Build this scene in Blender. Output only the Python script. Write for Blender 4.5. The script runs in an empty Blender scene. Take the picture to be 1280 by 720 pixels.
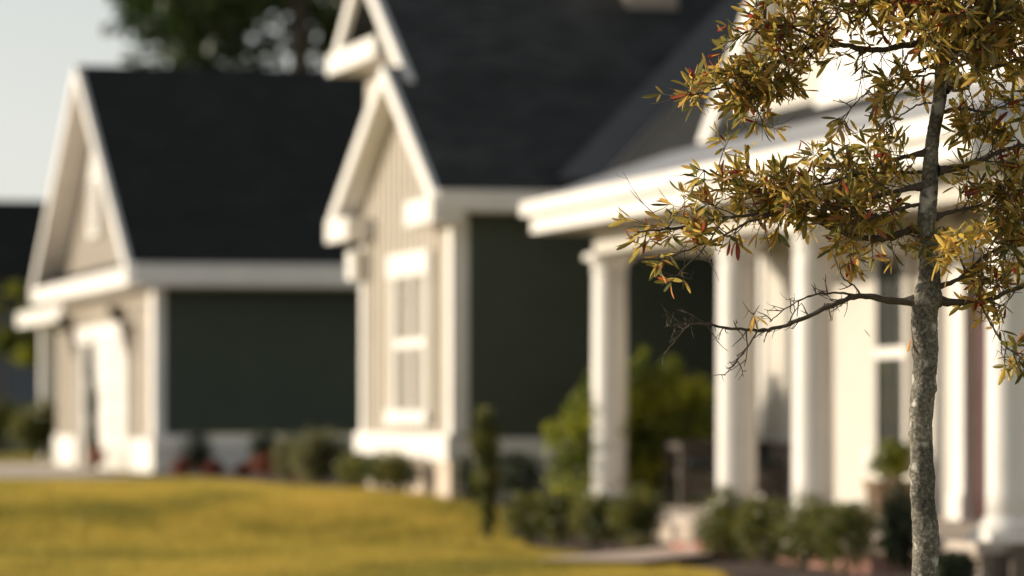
import bpy, bmesh, math, random
import numpy as np
from mathutils import Vector, Matrix, noise as mnoise

# ------------------------------------------------------------------ camera, sky, sun, exposure
S = bpy.context.scene
C = bpy.context.collection
F = 5333.0                       # focal length in photo pixels (150 mm on a 36 mm sensor)
TH = math.radians(13.09)         # heading of the camera, from +Y towards +X
CAM = Vector((0, 0, 1.2))
FWD = Vector((math.sin(TH), math.cos(TH), 0))
RGT = Vector((math.cos(TH), -math.sin(TH), 0))
HOR = 515.0
cam = bpy.data.cameras.new('camera')
co = bpy.data.objects.new('camera', cam); C.objects.link(co)
co.location = CAM
co.rotation_euler = (math.radians(90), 0, -TH)
cam.sensor_width = 36; cam.lens = 150
cam.shift_y = (HOR - 360) / 1280
cam.clip_start = 0.5; cam.clip_end = 2000
cam.dof.use_dof = True; cam.dof.focus_distance = 12.0; cam.dof.aperture_fstop = 2.7
S.camera = co

SUN_AZ, SUN_EL = math.radians(25), math.radians(11)      # azimuth from -X towards +Y
sdir = Vector((-math.cos(SUN_AZ) * math.cos(SUN_EL), math.sin(SUN_AZ) * math.cos(SUN_EL), math.sin(SUN_EL)))
w = bpy.data.worlds.new('World'); S.world = w; w.use_nodes = True
nt = w.node_tree
sky = nt.nodes.new('ShaderNodeTexSky'); sky.sky_type = 'NISHITA'; sky.sun_disc = False
sky.sun_elevation = SUN_EL; sky.sun_rotation = math.atan2(sdir.x, sdir.y)
sky.air_density = 1.0; sky.dust_density = 0.5; sky.ozone_density = 0.8
bg = nt.nodes['Background']; bg.inputs[1].default_value = 0.09
hs = nt.nodes.new('ShaderNodeHueSaturation'); hs.inputs['Saturation'].default_value = .22     # milky evening air
nt.links.new(sky.outputs[0], hs.inputs['Color']); nt.links.new(hs.outputs[0], bg.inputs[0])
sl = bpy.data.lights.new('sun', 'SUN'); sl.energy = 2.9; sl.angle = math.radians(0.5); sl.color = (1.0, 0.86, 0.66)
so = bpy.data.objects.new('sun', sl); C.objects.link(so)
so.rotation_euler = (-sdir).to_track_quat('-Z', 'Y').to_euler()
S.view_settings.view_transform = 'Standard'; S.view_settings.look = 'None'
S.view_settings.exposure = 0.9; S.view_settings.gamma = 1; S.view_settings.use_curve_mapping = False
S.cycles.max_bounces = 8; S.cycles.transparent_max_bounces = 16

# ------------------------------------------------------------------ helpers
def at(x, y, d):
    """the point seen at photo pixel x, y at depth d"""
    return CAM + RGT * ((x - 640) / F * d) + FWD * d + Vector((0, 0, (HOR - y) / F * d))
def xy(x, d):
    p = at(x, HOR, d); return p.x, p.y
def smooth(a, b, v):
    t = min(1, max(0, (v - a) / (b - a))); return t * t * (3 - 2 * t)
def gz(X, Y):
    z = 0.30 * smooth(36.5, 44.5, Y) - 0.10 * smooth(52, 68, Y)
    return z + 0.03 * mnoise.noise(Vector((X * .15, Y * .15, 0)))

def wloc(o):
    v = Vector((0, 0, 0))
    while o is not None:
        v += o.location; o = o.parent
    return v
def link(name, me, mat, parent=None, loc=None):
    o = bpy.data.objects.new(name, me); C.objects.link(o)
    if mat is not None: me.materials.append(mat)
    off = Vector((0, 0, 0))
    if parent is not None:
        o.parent = parent; off = wloc(parent)
    if loc is not None:
        o.location = Vector(loc) - off; off = Vector(loc)
    if off.length > 0: me.transform(Matrix.Translation(-off))
    return o
def obj(name, bm, mat, parent=None, loc=None, smooth_=False):
    bmesh.ops.recalc_face_normals(bm, faces=bm.faces)
    me = bpy.data.meshes.new(name); bm.to_mesh(me); bm.free()
    if smooth_: me.polygons.foreach_set('use_smooth', [True] * len(me.polygons))
    return link(name, me, mat, parent, loc)
def npobj(name, V, Fc, mat, parent=None, loc=None, smooth_=False, tint=None):
    """V (n,3) and quads/tris Fc (m,k) in world coordinates"""
    V = np.asarray(V, dtype=np.float32); Fc = np.asarray(Fc, dtype=np.int32)
    me = bpy.data.meshes.new(name)
    me.vertices.add(len(V)); me.vertices.foreach_set('co', V.ravel())
    k = Fc.shape[1]
    me.loops.add(Fc.size); me.loops.foreach_set('vertex_index', Fc.ravel())
    me.polygons.add(len(Fc)); me.polygons.foreach_set('loop_start', np.arange(0, Fc.size, k, dtype=np.int32))
    if smooth_: me.polygons.foreach_set('use_smooth', np.ones(len(Fc), dtype=bool))
    if tint is not None:
        a = me.attributes.new('tint', 'FLOAT', 'POINT'); a.data.foreach_set('value', np.asarray(tint, dtype=np.float32))
    me.update(calc_edges=True); me.validate()
    return link(name, me, mat, parent, loc)
def tag(o, label=None, cat=None, group=None, kind=None):
    for k, v in (('label', label), ('category', cat), ('group', group), ('kind', kind)):
        if v: o[k] = v
    return o
def empty(name, loc, label, cat, group=None):
    o = bpy.data.objects.new(name, None); C.objects.link(o); o.location = loc; o.empty_display_size = .2
    return tag(o, label, cat, group)
def box(bm, x0, x1, y0, y1, z0, z1):
    v = [bm.verts.new(p) for p in ((x0,y0,z0),(x1,y0,z0),(x1,y1,z0),(x0,y1,z0),(x0,y0,z1),(x1,y0,z1),(x1,y1,z1),(x0,y1,z1))]
    for f in ((0,3,2,1),(4,5,6,7),(0,1,5,4),(1,2,6,5),(2,3,7,6),(3,0,4,7)): bm.faces.new([v[i] for i in f])
def extr(bm, pts, d):
    """closed polygon pts extruded by vector d"""
    d = Vector(d); a = [bm.verts.new(p) for p in pts]; b = [bm.verts.new(Vector(p) + d) for p in pts]
    n = len(pts); bm.faces.new(a); bm.faces.new(b[::-1])
    for i in range(n): bm.faces.new((a[i], b[i], b[(i+1) % n], a[(i+1) % n]))
def bx(*a):
    bm = bmesh.new(); box(bm, *a); return bm
def lathe(bm, cx, cy, prof, n=40):
    rings = []
    for r, z in prof:
        rings.append([bm.verts.new((cx + r*math.cos(2*math.pi*i/n), cy + r*math.sin(2*math.pi*i/n), z)) for i in range(n)])
    for a, b in zip(rings, rings[1:]):
        for i in range(n): bm.faces.new((a[i], a[(i+1) % n], b[(i+1) % n], b[i]))
    bm.faces.new(rings[0][::-1]); bm.faces.new(rings[-1])
def lap_x(bm, X, y0, y1, z0, z1, c=.13, back=.2):
    """clapboards facing -X"""
    z = z0
    while z < z1 - .01:
        t = min(z + c, z1)
        v = [bm.verts.new(p) for p in ((X-.02,y0,z),(X-.02,y1,z),(X-.004,y1,t),(X-.004,y0,t),(X,y0,z),(X,y1,z))]
        bm.faces.new((v[0],v[1],v[2],v[3])); bm.faces.new((v[4],v[5],v[1],v[0])); z = t
    box(bm, X, X+back, y0, y1, z0, z1)
def lap_y(bm, Y, x0, x1, z0, z1, c=.13, back=.2):
    z = z0
    while z < z1 - .01:
        t = min(z + c, z1)
        v = [bm.verts.new(p) for p in ((x0,Y-.02,z),(x1,Y-.02,z),(x1,Y-.004,t),(x0,Y-.004,t),(x0,Y,z),(x1,Y,z))]
        bm.faces.new((v[0],v[1],v[2],v[3])); bm.faces.new((v[4],v[5],v[1],v[0])); z = t
    box(bm, x0, x1, Y, Y+back, z0, z1)

# ------------------------------------------------------------------ materials
def newmat(name):
    m = bpy.data.materials.new(name); m.use_nodes = True
    return m, m.node_tree, m.node_tree.nodes['Principled BSDF']
def mat(name, col, rough=.6, var=.12, scale=3.0, bump=.0, bscale=40, spec=.4, dirt=0.0):
    m, t, b = newmat(name)
    tc = t.nodes.new('ShaderNodeTexCoord'); n = t.nodes.new('ShaderNodeTexNoise')
    n.inputs['Scale'].default_value = scale; n.inputs['Detail'].default_value = 6; n.inputs['Roughness'].default_value = .65
    t.links.new(tc.outputs['Object'], n.inputs['Vector'])
    r = t.nodes.new('ShaderNodeValToRGB')
    a = [max(0, c * (1 - var)) for c in col]; z = [min(1, c * (1 + var)) for c in col]
    r.color_ramp.elements[0].position = .3; r.color_ramp.elements[1].position = .7
    r.color_ramp.elements[0].color = (*a, 1); r.color_ramp.elements[1].color = (*z, 1)
    t.links.new(n.outputs[0], r.inputs[0]); t.links.new(r.outputs[0], b.inputs['Base Color'])
    b.inputs['Roughness'].default_value = rough; b.inputs['Specular IOR Level'].default_value = spec
    if bump:
        n2 = t.nodes.new('ShaderNodeTexNoise'); n2.inputs['Scale'].default_value = bscale; n2.inputs['Detail'].default_value = 4
        t.links.new(tc.outputs['Object'], n2.inputs['Vector'])
        bp = t.nodes.new('ShaderNodeBump'); bp.inputs['Strength'].default_value = bump; bp.inputs['Distance'].default_value = .02
        t.links.new(n2.outputs[0], bp.inputs['Height']); t.links.new(bp.outputs[0], b.inputs['Normal'])
    return m
def brickmat(name, c1, c2, mortar, ax, bw=.22, bh=.075, ms=.01, rough=.85, off=.5, bump=.6):
    """bricks or shingles laid in world metres: ax gives which object axes run along and up"""
    m, t, b = newmat(name)
    tc = t.nodes.new('ShaderNodeTexCoord'); sp = t.nodes.new('ShaderNodeSeparateXYZ'); cb = t.nodes.new('ShaderNodeCombineXYZ')
    t.links.new(tc.outputs['Object'], sp.inputs[0])
    t.links.new(sp.outputs[ax[0]], cb.inputs[0]); t.links.new(sp.outputs[ax[1]], cb.inputs[1])
    br = t.nodes.new('ShaderNodeTexBrick'); t.links.new(cb.outputs[0], br.inputs['Vector'])
    br.inputs['Color1'].default_value = (*c1, 1); br.inputs['Color2'].default_value = (*c2, 1); br.inputs['Mortar'].default_value = (*mortar, 1)
    br.inputs['Scale'].default_value = 1; br.inputs['Brick Width'].default_value = bw; br.inputs['Row Height'].default_value = bh
    br.inputs['Mortar Size'].default_value = ms; br.inputs['Mortar Smooth'].default_value = .3; br.offset = off
    n = t.nodes.new('ShaderNodeTexNoise'); n.inputs['Scale'].default_value = 1.3; n.inputs['Detail'].default_value = 6
    t.links.new(tc.outputs['Object'], n.inputs['Vector'])
    mr = t.nodes.new('ShaderNodeMapRange'); mr.inputs['From Min'].default_value = .3; mr.inputs['From Max'].default_value = .7
    mr.inputs['To Min'].default_value = .7; mr.inputs['To Max'].default_value = 1.3; t.links.new(n.outputs[0], mr.inputs[0])
    mx = t.nodes.new('ShaderNodeVectorMath'); mx.operation = 'SCALE'
    t.links.new(br.outputs['Color'], mx.inputs[0]); t.links.new(mr.outputs[0], mx.inputs['Scale'])
    t.links.new(mx.outputs[0], b.inputs['Base Color']); b.inputs['Roughness'].default_value = rough
    b.inputs['Specular IOR Level'].default_value = .25
    bp = t.nodes.new('ShaderNodeBump'); bp.invert = True; bp.inputs['Strength'].default_value = bump; bp.inputs['Distance'].default_value = .01
    t.links.new(br.outputs['Fac'], bp.inputs['Height']); t.links.new(bp.outputs[0], b.inputs['Normal'])
    return m
def leafmat(name, stops, trans=.45, rough=.4, spec=.4, tscale=1.5):
    """leaf with a per-leaf tint attribute through a colour ramp, partly translucent"""
    m, t, b = newmat(name)
    at_ = t.nodes.new('ShaderNodeAttribute'); at_.attribute_name = 'tint'
    r = t.nodes.new('ShaderNodeValToRGB'); cr = r.color_ramp
    while len(cr.elements) < len(stops): cr.elements.new(.5)
    for e, (p, c) in zip(cr.elements, stops): e.position = p; e.color = (*c, 1)
    t.links.new(at_.outputs['Fac'], r.inputs[0]); t.links.new(r.outputs[0], b.inputs['Base Color'])
    b.inputs['Roughness'].default_value = rough; b.inputs['Specular IOR Level'].default_value = spec
    tr = t.nodes.new('ShaderNodeBsdfTranslucent')
    sc = t.nodes.new('ShaderNodeVectorMath'); sc.operation = 'SCALE'; sc.inputs['Scale'].default_value = tscale
    t.links.new(r.outputs[0], sc.inputs[0]); t.links.new(sc.outputs[0], tr.inputs['Color'])
    mx = t.nodes.new('ShaderNodeMixShader'); mx.inputs[0].default_value = trans
    out = t.nodes['Material Output']
    t.links.new(b.outputs[0], mx.inputs[1]); t.links.new(tr.outputs[0], mx.inputs[2]); t.links.new(mx.outputs[0], out.inputs[0])
    return m
def glassmat():
    m, t, b = newmat('window_glass')
    tr = t.nodes.new('ShaderNodeBsdfTransparent'); gl = t.nodes.new('ShaderNodeBsdfGlossy'); gl.inputs['Roughness'].default_value = .02
    lw = t.nodes.new('ShaderNodeLayerWeight'); pw = t.nodes.new('ShaderNodeMath'); pw.operation = 'POWER'; pw.inputs[1].default_value = 5
    fr = t.nodes.new('ShaderNodeMath'); fr.operation = 'MULTIPLY_ADD'; fr.inputs[1].default_value = .95; fr.inputs[2].default_value = .05
    t.links.new(lw.outputs['Facing'], pw.inputs[0]); t.links.new(pw.outputs[0], fr.inputs[0])
    mx = t.nodes.new('ShaderNodeMixShader'); out = t.nodes['Material Output']
    t.links.new(fr.outputs[0], mx.inputs[0]); t.links.new(tr.outputs[0], mx.inputs[1]); t.links.new(gl.outputs[0], mx.inputs[2])
    t.links.new(mx.outputs[0], out.inputs[0]); return m

M = {}
M['white'] = mat('white_trim_paint', (.76, .74, .71), .5, .07, 1.6, .15, 14)
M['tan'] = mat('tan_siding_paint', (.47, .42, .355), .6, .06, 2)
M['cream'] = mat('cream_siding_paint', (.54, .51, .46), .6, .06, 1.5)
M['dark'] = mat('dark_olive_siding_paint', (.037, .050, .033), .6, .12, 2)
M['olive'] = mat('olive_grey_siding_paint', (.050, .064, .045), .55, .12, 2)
M['bluegrey'] = mat('blue_grey_siding_paint', (.10, .115, .15), .6, .1, 2)
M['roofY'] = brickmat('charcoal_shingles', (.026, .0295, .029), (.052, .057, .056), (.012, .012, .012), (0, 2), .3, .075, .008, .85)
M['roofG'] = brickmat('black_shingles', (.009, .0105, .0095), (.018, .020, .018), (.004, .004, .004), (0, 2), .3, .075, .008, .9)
M['roofX'] = brickmat('charcoal_shingles_painted_shade', (.010, .011, .0115), (.019, .020, .021), (.006, .006, .006), (1, 2), .3, .09, .008, .85)  # same charcoal shingles, colour darkened to cancel grazing sun on street-facing slopes
M['flash'] = mat('grey_valley_metal', (.08, .08, .083), .55, .15, 4)
M['metal'] = mat('light_grey_roof_metal', (.30, .31, .34), .45, .08, 3)
M['brickX'] = brickmat('pale_brick', (.42, .33, .26), (.52, .43, .35), (.5, .46, .40), (1, 2))
M['brickY'] = brickmat('shade_brown_stone', (.13, .10, .08), (.2, .16, .13), (.18, .16, .14), (0, 2))  # dark pier masonry, with the shade of the porch end face put into its colour
M['brickred'] = brickmat('red_brick_edging', (.36, .17, .13), (.44, .24, .19), (.4, .34, .3), (1, 0))
M['base'] = mat('painted_masonry', (.55, .55, .56), .7, .08, 2, .2, 30)
M['glass'] = glassmat()
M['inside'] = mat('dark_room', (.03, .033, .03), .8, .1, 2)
M['blind'] = mat('pale_blind', (.74, .68, .60), .7, .05, 2)
M['redwood'] = mat('red_door_paint', (.055, .018, .015), .4, .1, 3)
M['concrete'] = mat('concrete', (.50, .43, .37), .85, .12, 1.2, .2, 60)
M['ceil'] = mat('porch_ceiling_paint', (.42, .37, .29), .6, .05, 2)
M['mulch'] = mat('bark_mulch', (.085, .055, .04), .95, .45, 9, .9, 30)
M['wood'] = mat('weathered_teak', (.065, .052, .042), .65, .2, 6)
M['fabric'] = mat('charcoal_cushion', (.04, .045, .045), .9, .1, 8)
M['pot'] = mat('sandstone_pot', (.32, .22, .14), .8, .12, 6, .2, 40)
M['boxwood'] = leafmat('boxwood_leaves', [(0, (.022, .033, .008)), (.5, (.075, .088, .018)), (1, (.24, .22, .045))], .45, .45)
M['evergreen'] = leafmat('evergreen_leaves', [(0, (.012, .022, .009)), (1, (.04, .055, .018))], .2, .5)
M['yellowbush'] = leafmat('yellow_green_leaves', [(0, (.03, .042, .008)), (.45, (.12, .15, .016)), (1, (.46, .44, .04))], .5, .4)
M['redplant'] = leafmat('red_brown_leaves', [(0, (.07, .02, .012)), (.6, (.22, .055, .035)), (1, (.3, .13, .05))], .35, .5)
M['ornamental'] = leafmat('dry_ornamental_grass', [(0, (.06, .07, .02)), (1, (.22, .20, .07))], .4, .5)
M['bgtree'] = leafmat('background_leaves', [(0, (.012, .028, .008)), (.6, (.03, .055, .014)), (1, (.08, .10, .025))], .3, .5)
M['bark'] = mat('dark_bark', (.06, .05, .04), .9, .3, 8, .6, 30)

# ------------------------------------------------------------------ ground, paths
def lawnmat():
    m, t, b = newmat('lawn_turf')
    tc = t.nodes.new('ShaderNodeTexCoord')
    n = t.nodes.new('ShaderNodeTexNoise'); n.inputs['Scale'].default_value = .35; n.inputs['Detail'].default_value = 8; n.inputs['Roughness'].default_value = .7
    t.links.new(tc.outputs['Object'], n.inputs['Vector'])
    r = t.nodes.new('ShaderNodeValToRGB'); cr = r.color_ramp
    cr.elements[0].position = .38; cr.elements[0].color = (.21, .20, .03, 1)
    cr.elements[1].position = .62; cr.elements[1].color = (.46, .345, .07, 1)
    t.links.new(n.outputs[0], r.inputs[0]); t.links.new(r.outputs[0], b.inputs['Base Color'])
    b.inputs['Roughness'].default_value = .9; b.inputs['Specular IOR Level'].default_value = .1
    return m
def ground():
    xs = np.concatenate([[-900, -300, -120, -60], np.arange(-40, 40.1, 1.0), [60, 120, 300, 900]])
    ys = np.concatenate([[-600, -200, -60, -20], np.arange(0, 110.1, 1.0), [140, 200, 400, 1500]])
    V = [(x, y, gz(x, y)) for y in ys for x in xs]
    n = len(xs); Fc = [(j*n+i, j*n+i+1, (j+1)*n+i+1, (j+1)*n+i) for j in range(len(ys)-1) for i in range(n-1)]
    tag(npobj('ground', V, Fc, lawnmat(), smooth_=True), kind='structure')
ground()
def drape(name, mt, lo, hi, ys, dz, nx=10, jit=0.0):
    """sheet on the ground between the curves X = lo(Y) and X = hi(Y)"""
    V = []; n = nx + 1
    for y in ys:
        for i in range(n):
            x = lo(y) + (hi(y) - lo(y)) * i / nx
            V.append((x, y, gz(x, y) + dz + jit * abs(mnoise.noise(Vector((x*3, y*3, 5))))))
    Fc = [(j*n+i, j*n+i+1, (j+1)*n+i+1, (j+1)*n+i) for j in range(len(ys)-1) for i in range(nx)]
    return tag(npobj(name, V, Fc, mt, smooth_=True), kind='structure')
drape('driveway', M['concrete'], lambda y: -30, lambda y: 9.3 + .4*smooth(66, 72, y), np.arange(57, 82.01, 1.0), .03, 40)
# planting beds along the porch and the house fronts
bed_lo = lambda y: 8.5 + .05*math.sin(y*1.7) + .3*smooth(35, 38, y) + .75*smooth(38.2, 39.6, y)
drape('mulch_bed', M['mulch'], bed_lo, lambda y: 11.6 if y > 41.3 else 10.05, np.arange(25, 43.4, .4), .02, 12, .05)
bed2 = lambda y: 9.35 + .06*math.sin(y*.6) - .55*smooth(45.5, 49, y)
drape('mulch_bed', M['mulch'], bed2, lambda y: 9.55 + 4*smooth(49.5, 50, y), np.arange(43.5, 69.3, .43), .02, 12, .05)
# walk of pale concrete with a red brick edge
def walk():
    V = []; rows = []
    a, b = at(735, 711, 32.2), at(905, 684, 35.6)
    d = Vector((b.x-a.x, b.y-a.y)); L = d.length; d /= L; nrm = Vector((-d.y, d.x))
    for i in range(25):
        c = Vector((a.x, a.y)) + d*(L*i/24)
        for s in (-.42, -.15, .15, .42):
            p = c + nrm*s; V.append((p.x, p.y, gz(p.x, p.y) + .085))
    Fc = [(j*4+i, j*4+i+1, (j+1)*4+i+1, (j+1)*4+i) for j in range(24) for i in range(3)]
    o = npobj('walkway', V, Fc, mat('pinkish_concrete', (.62, .48, .40), .85, .14, 1.5, .2, 60), smooth_=True); tag(o, kind='structure')
walk()

# ------------------------------------------------------------------ building pieces
def gable_roof(parent, name, x0, x1, ya, za, yr, zr, yb, zb, t=.13, m='roofY'):
    bm = bmesh.new()
    pts = [(x0,ya,za),(x0,yr,zr),(x0,yb,zb),(x0,yb,zb-t),(x0,yr,zr-t),(x0,ya,za-t)]
    extr(bm, pts, (x1-x0, 0, 0)); return obj(name, bm, M[m], parent)
def rake(parent, x0, x1, ya, za, yb, zb, h=.24, name='rake_board', m='white'):
    """sloping board under a roof edge, thickness x0..x1"""
    bm = bmesh.new(); extr(bm, [(x0,ya,za),(x0,yb,zb),(x0,yb,zb-h),(x0,ya,za-h)], (x1-x0,0,0)); return obj(name, bm, M[m], parent)
def part(parent, name, m, *boxes):
    bm = bmesh.new()
    for b in boxes: box(bm, *b)
    return obj(name, bm, M[m], parent)
def battens(X, y0, y1, zf0, zf1, step=.3, wdt=.045):
    r = []; y = y0 + step/2
    while y < y1:
        r.append((X-.022, X+.0, y-wdt/2, y+wdt/2, zf0(y), zf1(y))); y += step
    return r
def window(parent, X, y0, y1, z0, z1, casing=.11, blind=None, mullions=(), head=.2):
    """double-hung window facing -X, standing proud of wall plane X"""
    c = casing
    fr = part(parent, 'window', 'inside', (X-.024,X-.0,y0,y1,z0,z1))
    part(fr, 'casing', 'cream', (X-.06,X,y0-c,y0,z0,z1)); part(fr, 'casing', 'cream', (X-.06,X,y1,y1+c,z0,z1))
    part(fr, 'head', 'white', (X-.085,X,y0-c-.06,y1+c+.06,z1,z1+head)); part(fr, 'sill', 'white', (X-.11,X,y0-c-.05,y1+c+.05,z0-.16,z0))
    if blind: part(fr, 'blind', 'blind', *[(X-.034,X-.028,y0+blind,y1-blind,z,z+.05) for z in np.arange(z0+.02, z1-.06, .055)])
    zm = (z0+z1)/2
    part(fr, 'sash', 'white', (X-.058,X-.036,y0,y1,zm-.05,zm+.05), (X-.055,X-.037,y0,y0+.05,z0,z1),(X-.055,X-.037,y1-.05,y1,z0,z1),
         *[(X-.057,X-.037,q-.03,q+.03,z0,z1) for q in mullions])
    part(fr, 'pane', 'glass', (X-.05,X-.046,y0+.05,y1-.05,z0,zm-.05)); part(fr, 'pane', 'glass', (X-.05,X-.046,y0+.05,y1-.05,zm+.05,z1))
    return fr

# ------------------------------------------------------------------ house with the porch (middle and right)
H = empty('porch_house', (9.5, 36, 0), 'house with white columned porch, dark shingle roof and two stacked front gables', 'house')
SL = .57
zs = lambda y: 3.48 + SL*(y - 43.2)
# walls
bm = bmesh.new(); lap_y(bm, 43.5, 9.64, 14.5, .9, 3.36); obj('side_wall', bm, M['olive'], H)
part(H, 'foundation', 'base', (9.62,14.5,43.49,43.9,-.1,.72))
part(H, 'water_table', 'white', (9.42,14.5,43.44,43.6,.72,.93))
YR, YE = 45.85, 49.05          # lower gable ridge and far eave edge
zr = zs(YR); slf = (zr - 3.48)/(YE-YR)
top = lambda y: zs(y)-.16 if y < YR else zr-.16-slf*(y-YR)
bm = bmesh.new(); extr(bm, [(9.5,43.52,.9),(9.5,48.4,.9),(9.5,48.4,top(48.4)),(9.5,YR,top(YR)),(9.5,43.52,top(43.52))], (.2,0,0))
for b in battens(9.5, 43.65, 48.3, lambda y: .93, top): box(bm, *b)
obj('front_gable_wall', bm, M['tan'], H)
part(H, 'foundation', 'brickX', (9.44,9.9,43.46,48.45,-.1,.69))
part(H, 'water_table', 'white', (9.40,9.5,43.42,48.48,.69,.97))
part(H, 'corner_board', 'white', (9.46,9.64,43.46,43.7,.97,3.3)); part(H, 'corner_board', 'white', (9.46,9.5,48.2,48.43,.97,3.15))
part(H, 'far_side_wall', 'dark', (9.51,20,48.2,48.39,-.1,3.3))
window(H, 9.5, 44.75, 46.35, 1.22, 2.68, .26, .13, (45.55,), .26)
part(H, 'bracket', 'white', (9.3,9.46,48.05,48.45,2.72,3.05))
# roofs of the front gables
X0 = 9.24
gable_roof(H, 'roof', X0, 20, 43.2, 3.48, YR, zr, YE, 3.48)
rake(H, X0-.04, X0+.03, 43.16, zs(43.16)+.012, YR+.02, zr+.024, .21); rake(H, X0-.04, X0+.03, YR+.02, zr+.024, YE+.05, 3.48-.02, .21)
# soffit boards under the gable overhang
for (a, za, b, zb) in ((43.3, zs(43.3)-.14, YR, zr-.14), (YR, zr-.14, YE-.05, 3.35)):
    bm = bmesh.new(); extr(bm, [(X0+.03,a,za),(X0+.03,b,zb),(X0+.03,b,zb-.03),(X0+.03,a,za-.03)], (.42,0,0)); obj('soffit', bm, M['white'], H)
part(H, 'eave_return', 'white', (X0-.06,9.5,43.12,44.55,3.17,3.43)); part(H, 'eave_return', 'white', (X0-.06,9.5,47.8,YE+.06,3.17,3.43))
part(H, 'fascia', 'white', (X0,11.2,43.08,43.2,3.29,3.5), (X0+.06,11.3,43.2,43.5,3.27,3.31))
# upper gable and main roof, set back 0.3 m
YU, ZU = 48.3, zs(48.3); YUE = 49.95
X1 = 9.46
gable_roof(H, 'main_roof', X1, 20, 45.6, zs(45.6)+.01, YU, ZU+.01, YUE, ZU-.6*(YUE-YU))
bm = bmesh.new(); extr(bm, [(9.8,45.9,4.2),(9.8,49.8,4.2),(9.8,49.8,ZU-.6*(49.8-YU)-.14),(9.8,YU,ZU-.14),(9.8,45.9,zs(45.9)-.14)], (.2,0,0)); obj('upper_gable_wall', bm, M['tan'], H)
rake(H, X1-.05, X1+.03, 45.5, zs(45.5)+.03, YU, ZU+.035, .21); rake(H, X1-.05, X1+.03, YU, ZU+.035, YUE, ZU-.6*(YUE-YU)+.03, .21)
part(H, 'eave_return', 'white', (X1-.1,9.85,47.1,50.0,5.2,5.44))
# main roof slope facing the street, valley flashing and chimney
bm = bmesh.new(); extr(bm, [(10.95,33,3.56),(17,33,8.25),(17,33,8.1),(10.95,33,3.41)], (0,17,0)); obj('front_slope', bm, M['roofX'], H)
bm = bmesh.new()
vy = lambda x: 43.2 + (.14 + .775*(x-11.03))/SL
a0, a1 = 11.03, 15.2
zz = lambda x: 3.62 + .775*(x-11.03)
P = [(a0,vy(a0)),(a1,vy(a1))]
extr(bm, [(a0-.02,vy(a0),zz(a0)+.02),(a1-.02,vy(a1),zz(a1)+.02),(a1-.42,vy(a1)+.05,zs(vy(a1)+.05)+.02),(a0-.42,vy(a0)+.05,zs(vy(a0)+.05)+.02)], (0,0,-.012))
extr(bm, [(a0,vy(a0),zz(a0)+.02),(a1,vy(a1),zz(a1)+.02),(a1+.15,vy(a1)-.1,zz(a1+.15)+.02),(a0+.15,vy(a0)-.1,zz(a0+.15)+.02)], (0,0,-.012))
obj('valley_flashing', bm, M['flash'], H)
part(H, 'chimney', 'brickX', (12.35,12.95,47.3,48.0,5.4,8.2))
# entry gable above the porch
XG = 11.6; GA, GB, GC, GZ = 29.5, 40.5, 35.0, 3.95
gsl = .70; gtop = lambda y: GZ + gsl*(5.5-abs(y-GC))
bm = bmesh.new(); extr(bm, [(XG,GA,3.6),(XG,GB,3.6),(XG,GB,GZ-.1),(XG,GC,gtop(GC)-.1),(XG,GA,GZ-.1)], (.2,0,0))
obj('entry_gable_wall', bm, M['cream'], H)
bm = bmesh.new()
for k in range(60):
    z = 3.7 + k*.13; h = 5.5 - (z + .13 - GZ)/gsl - .2
    if h < .2: break
    h = min(h, 5.4)
    v = [bm.verts.new(p) for p in ((XG-.024,GC-h,z),(XG-.024,GC+h,z),(XG-.006,GC+h,z+.13),(XG-.006,GC-h,z+.13),(XG-.004,GC-h,z),(XG-.004,GC+h,z))]
    bm.faces.new(v[:4]); bm.faces.new((v[4],v[5],v[1],v[0]))
obj('gable_clapboards', bm, M['cream'], H)
gable_roof(H, 'entry_roof', XG-.22, 22, GA-.45, GZ-.315, GC, gtop(GC), GB+.45, GZ-.315)
rake(H, XG-.27, XG-.19, GA-.48, GZ-.336+.02, GC, gtop(GC)+.02, .28); rake(H, XG-.27, XG-.19, GC, gtop(GC)+.02, GB+.48, GZ-.336+.02, .28)
for s_ in (-1, 1):
    bm = bmesh.new(); e_ = GC + s_*5.8; extr(bm, [(XG-.19,e_,GZ-.42),(XG-.19,GC+s_*.02,gtop(GC)-.16),(XG-.19,GC+s_*.02,gtop(GC)-.19),(XG-.19,e_,GZ-.45)], (.18,0,0)); obj('soffit', bm, M['white'], H)
# inner white pediment
bm = bmesh.new(); extr(bm, [(XG-.12,30.2,3.7),(XG-.12,37.2,3.7),(XG-.12,37.2,4.0),(XG-.12,GC,5.9),(XG-.12,32.4,4.6),(XG-.12,30.2,4.6)], (.09,0,0))
obj('white_pediment', bm, M['white'], H)
# porch roof, fascia, beam, ceiling
bm = bmesh.new()
pv = [(9.83,28.2,3.3),(9.83,41.5,3.3),(11.62,41.5,3.93),(11.62,30.0,3.93),(13.2,28.2,3.3),(13.2,30.0,3.93)]
t_ = [bm.verts.new(p) for p in pv]; b_ = [bm.verts.new((p[0],p[1],p[2]-.05)) for p in pv]
for f in ((0,1,2,3),(0,3,5,4)):
    bm.faces.new([t_[i] for i in f]); bm.faces.new([b_[i] for i in f][::-1])
for f in ((0,1),(1,2),(4,0)): bm.faces.new((t_[f[0]],t_[f[1]],b_[f[1]],b_[f[0]]))
obj('porch_roof', bm, M['metal'], H)
part(H, 'porch_fascia', 'white', (9.82,9.92,28.16,41.4,2.98,3.26), (9.92,13.2,28.16,28.26,2.98,3.26), (9.92,11.6,41.3,41.4,2.98,3.26))
part(H, 'gutter', 'white', (9.72,9.815,28.1,41.45,3.15,3.29))
part(H, 'porch_ceiling', 'ceil', (9.92,12.8,28.26,41.3,2.99,3.03))
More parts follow.
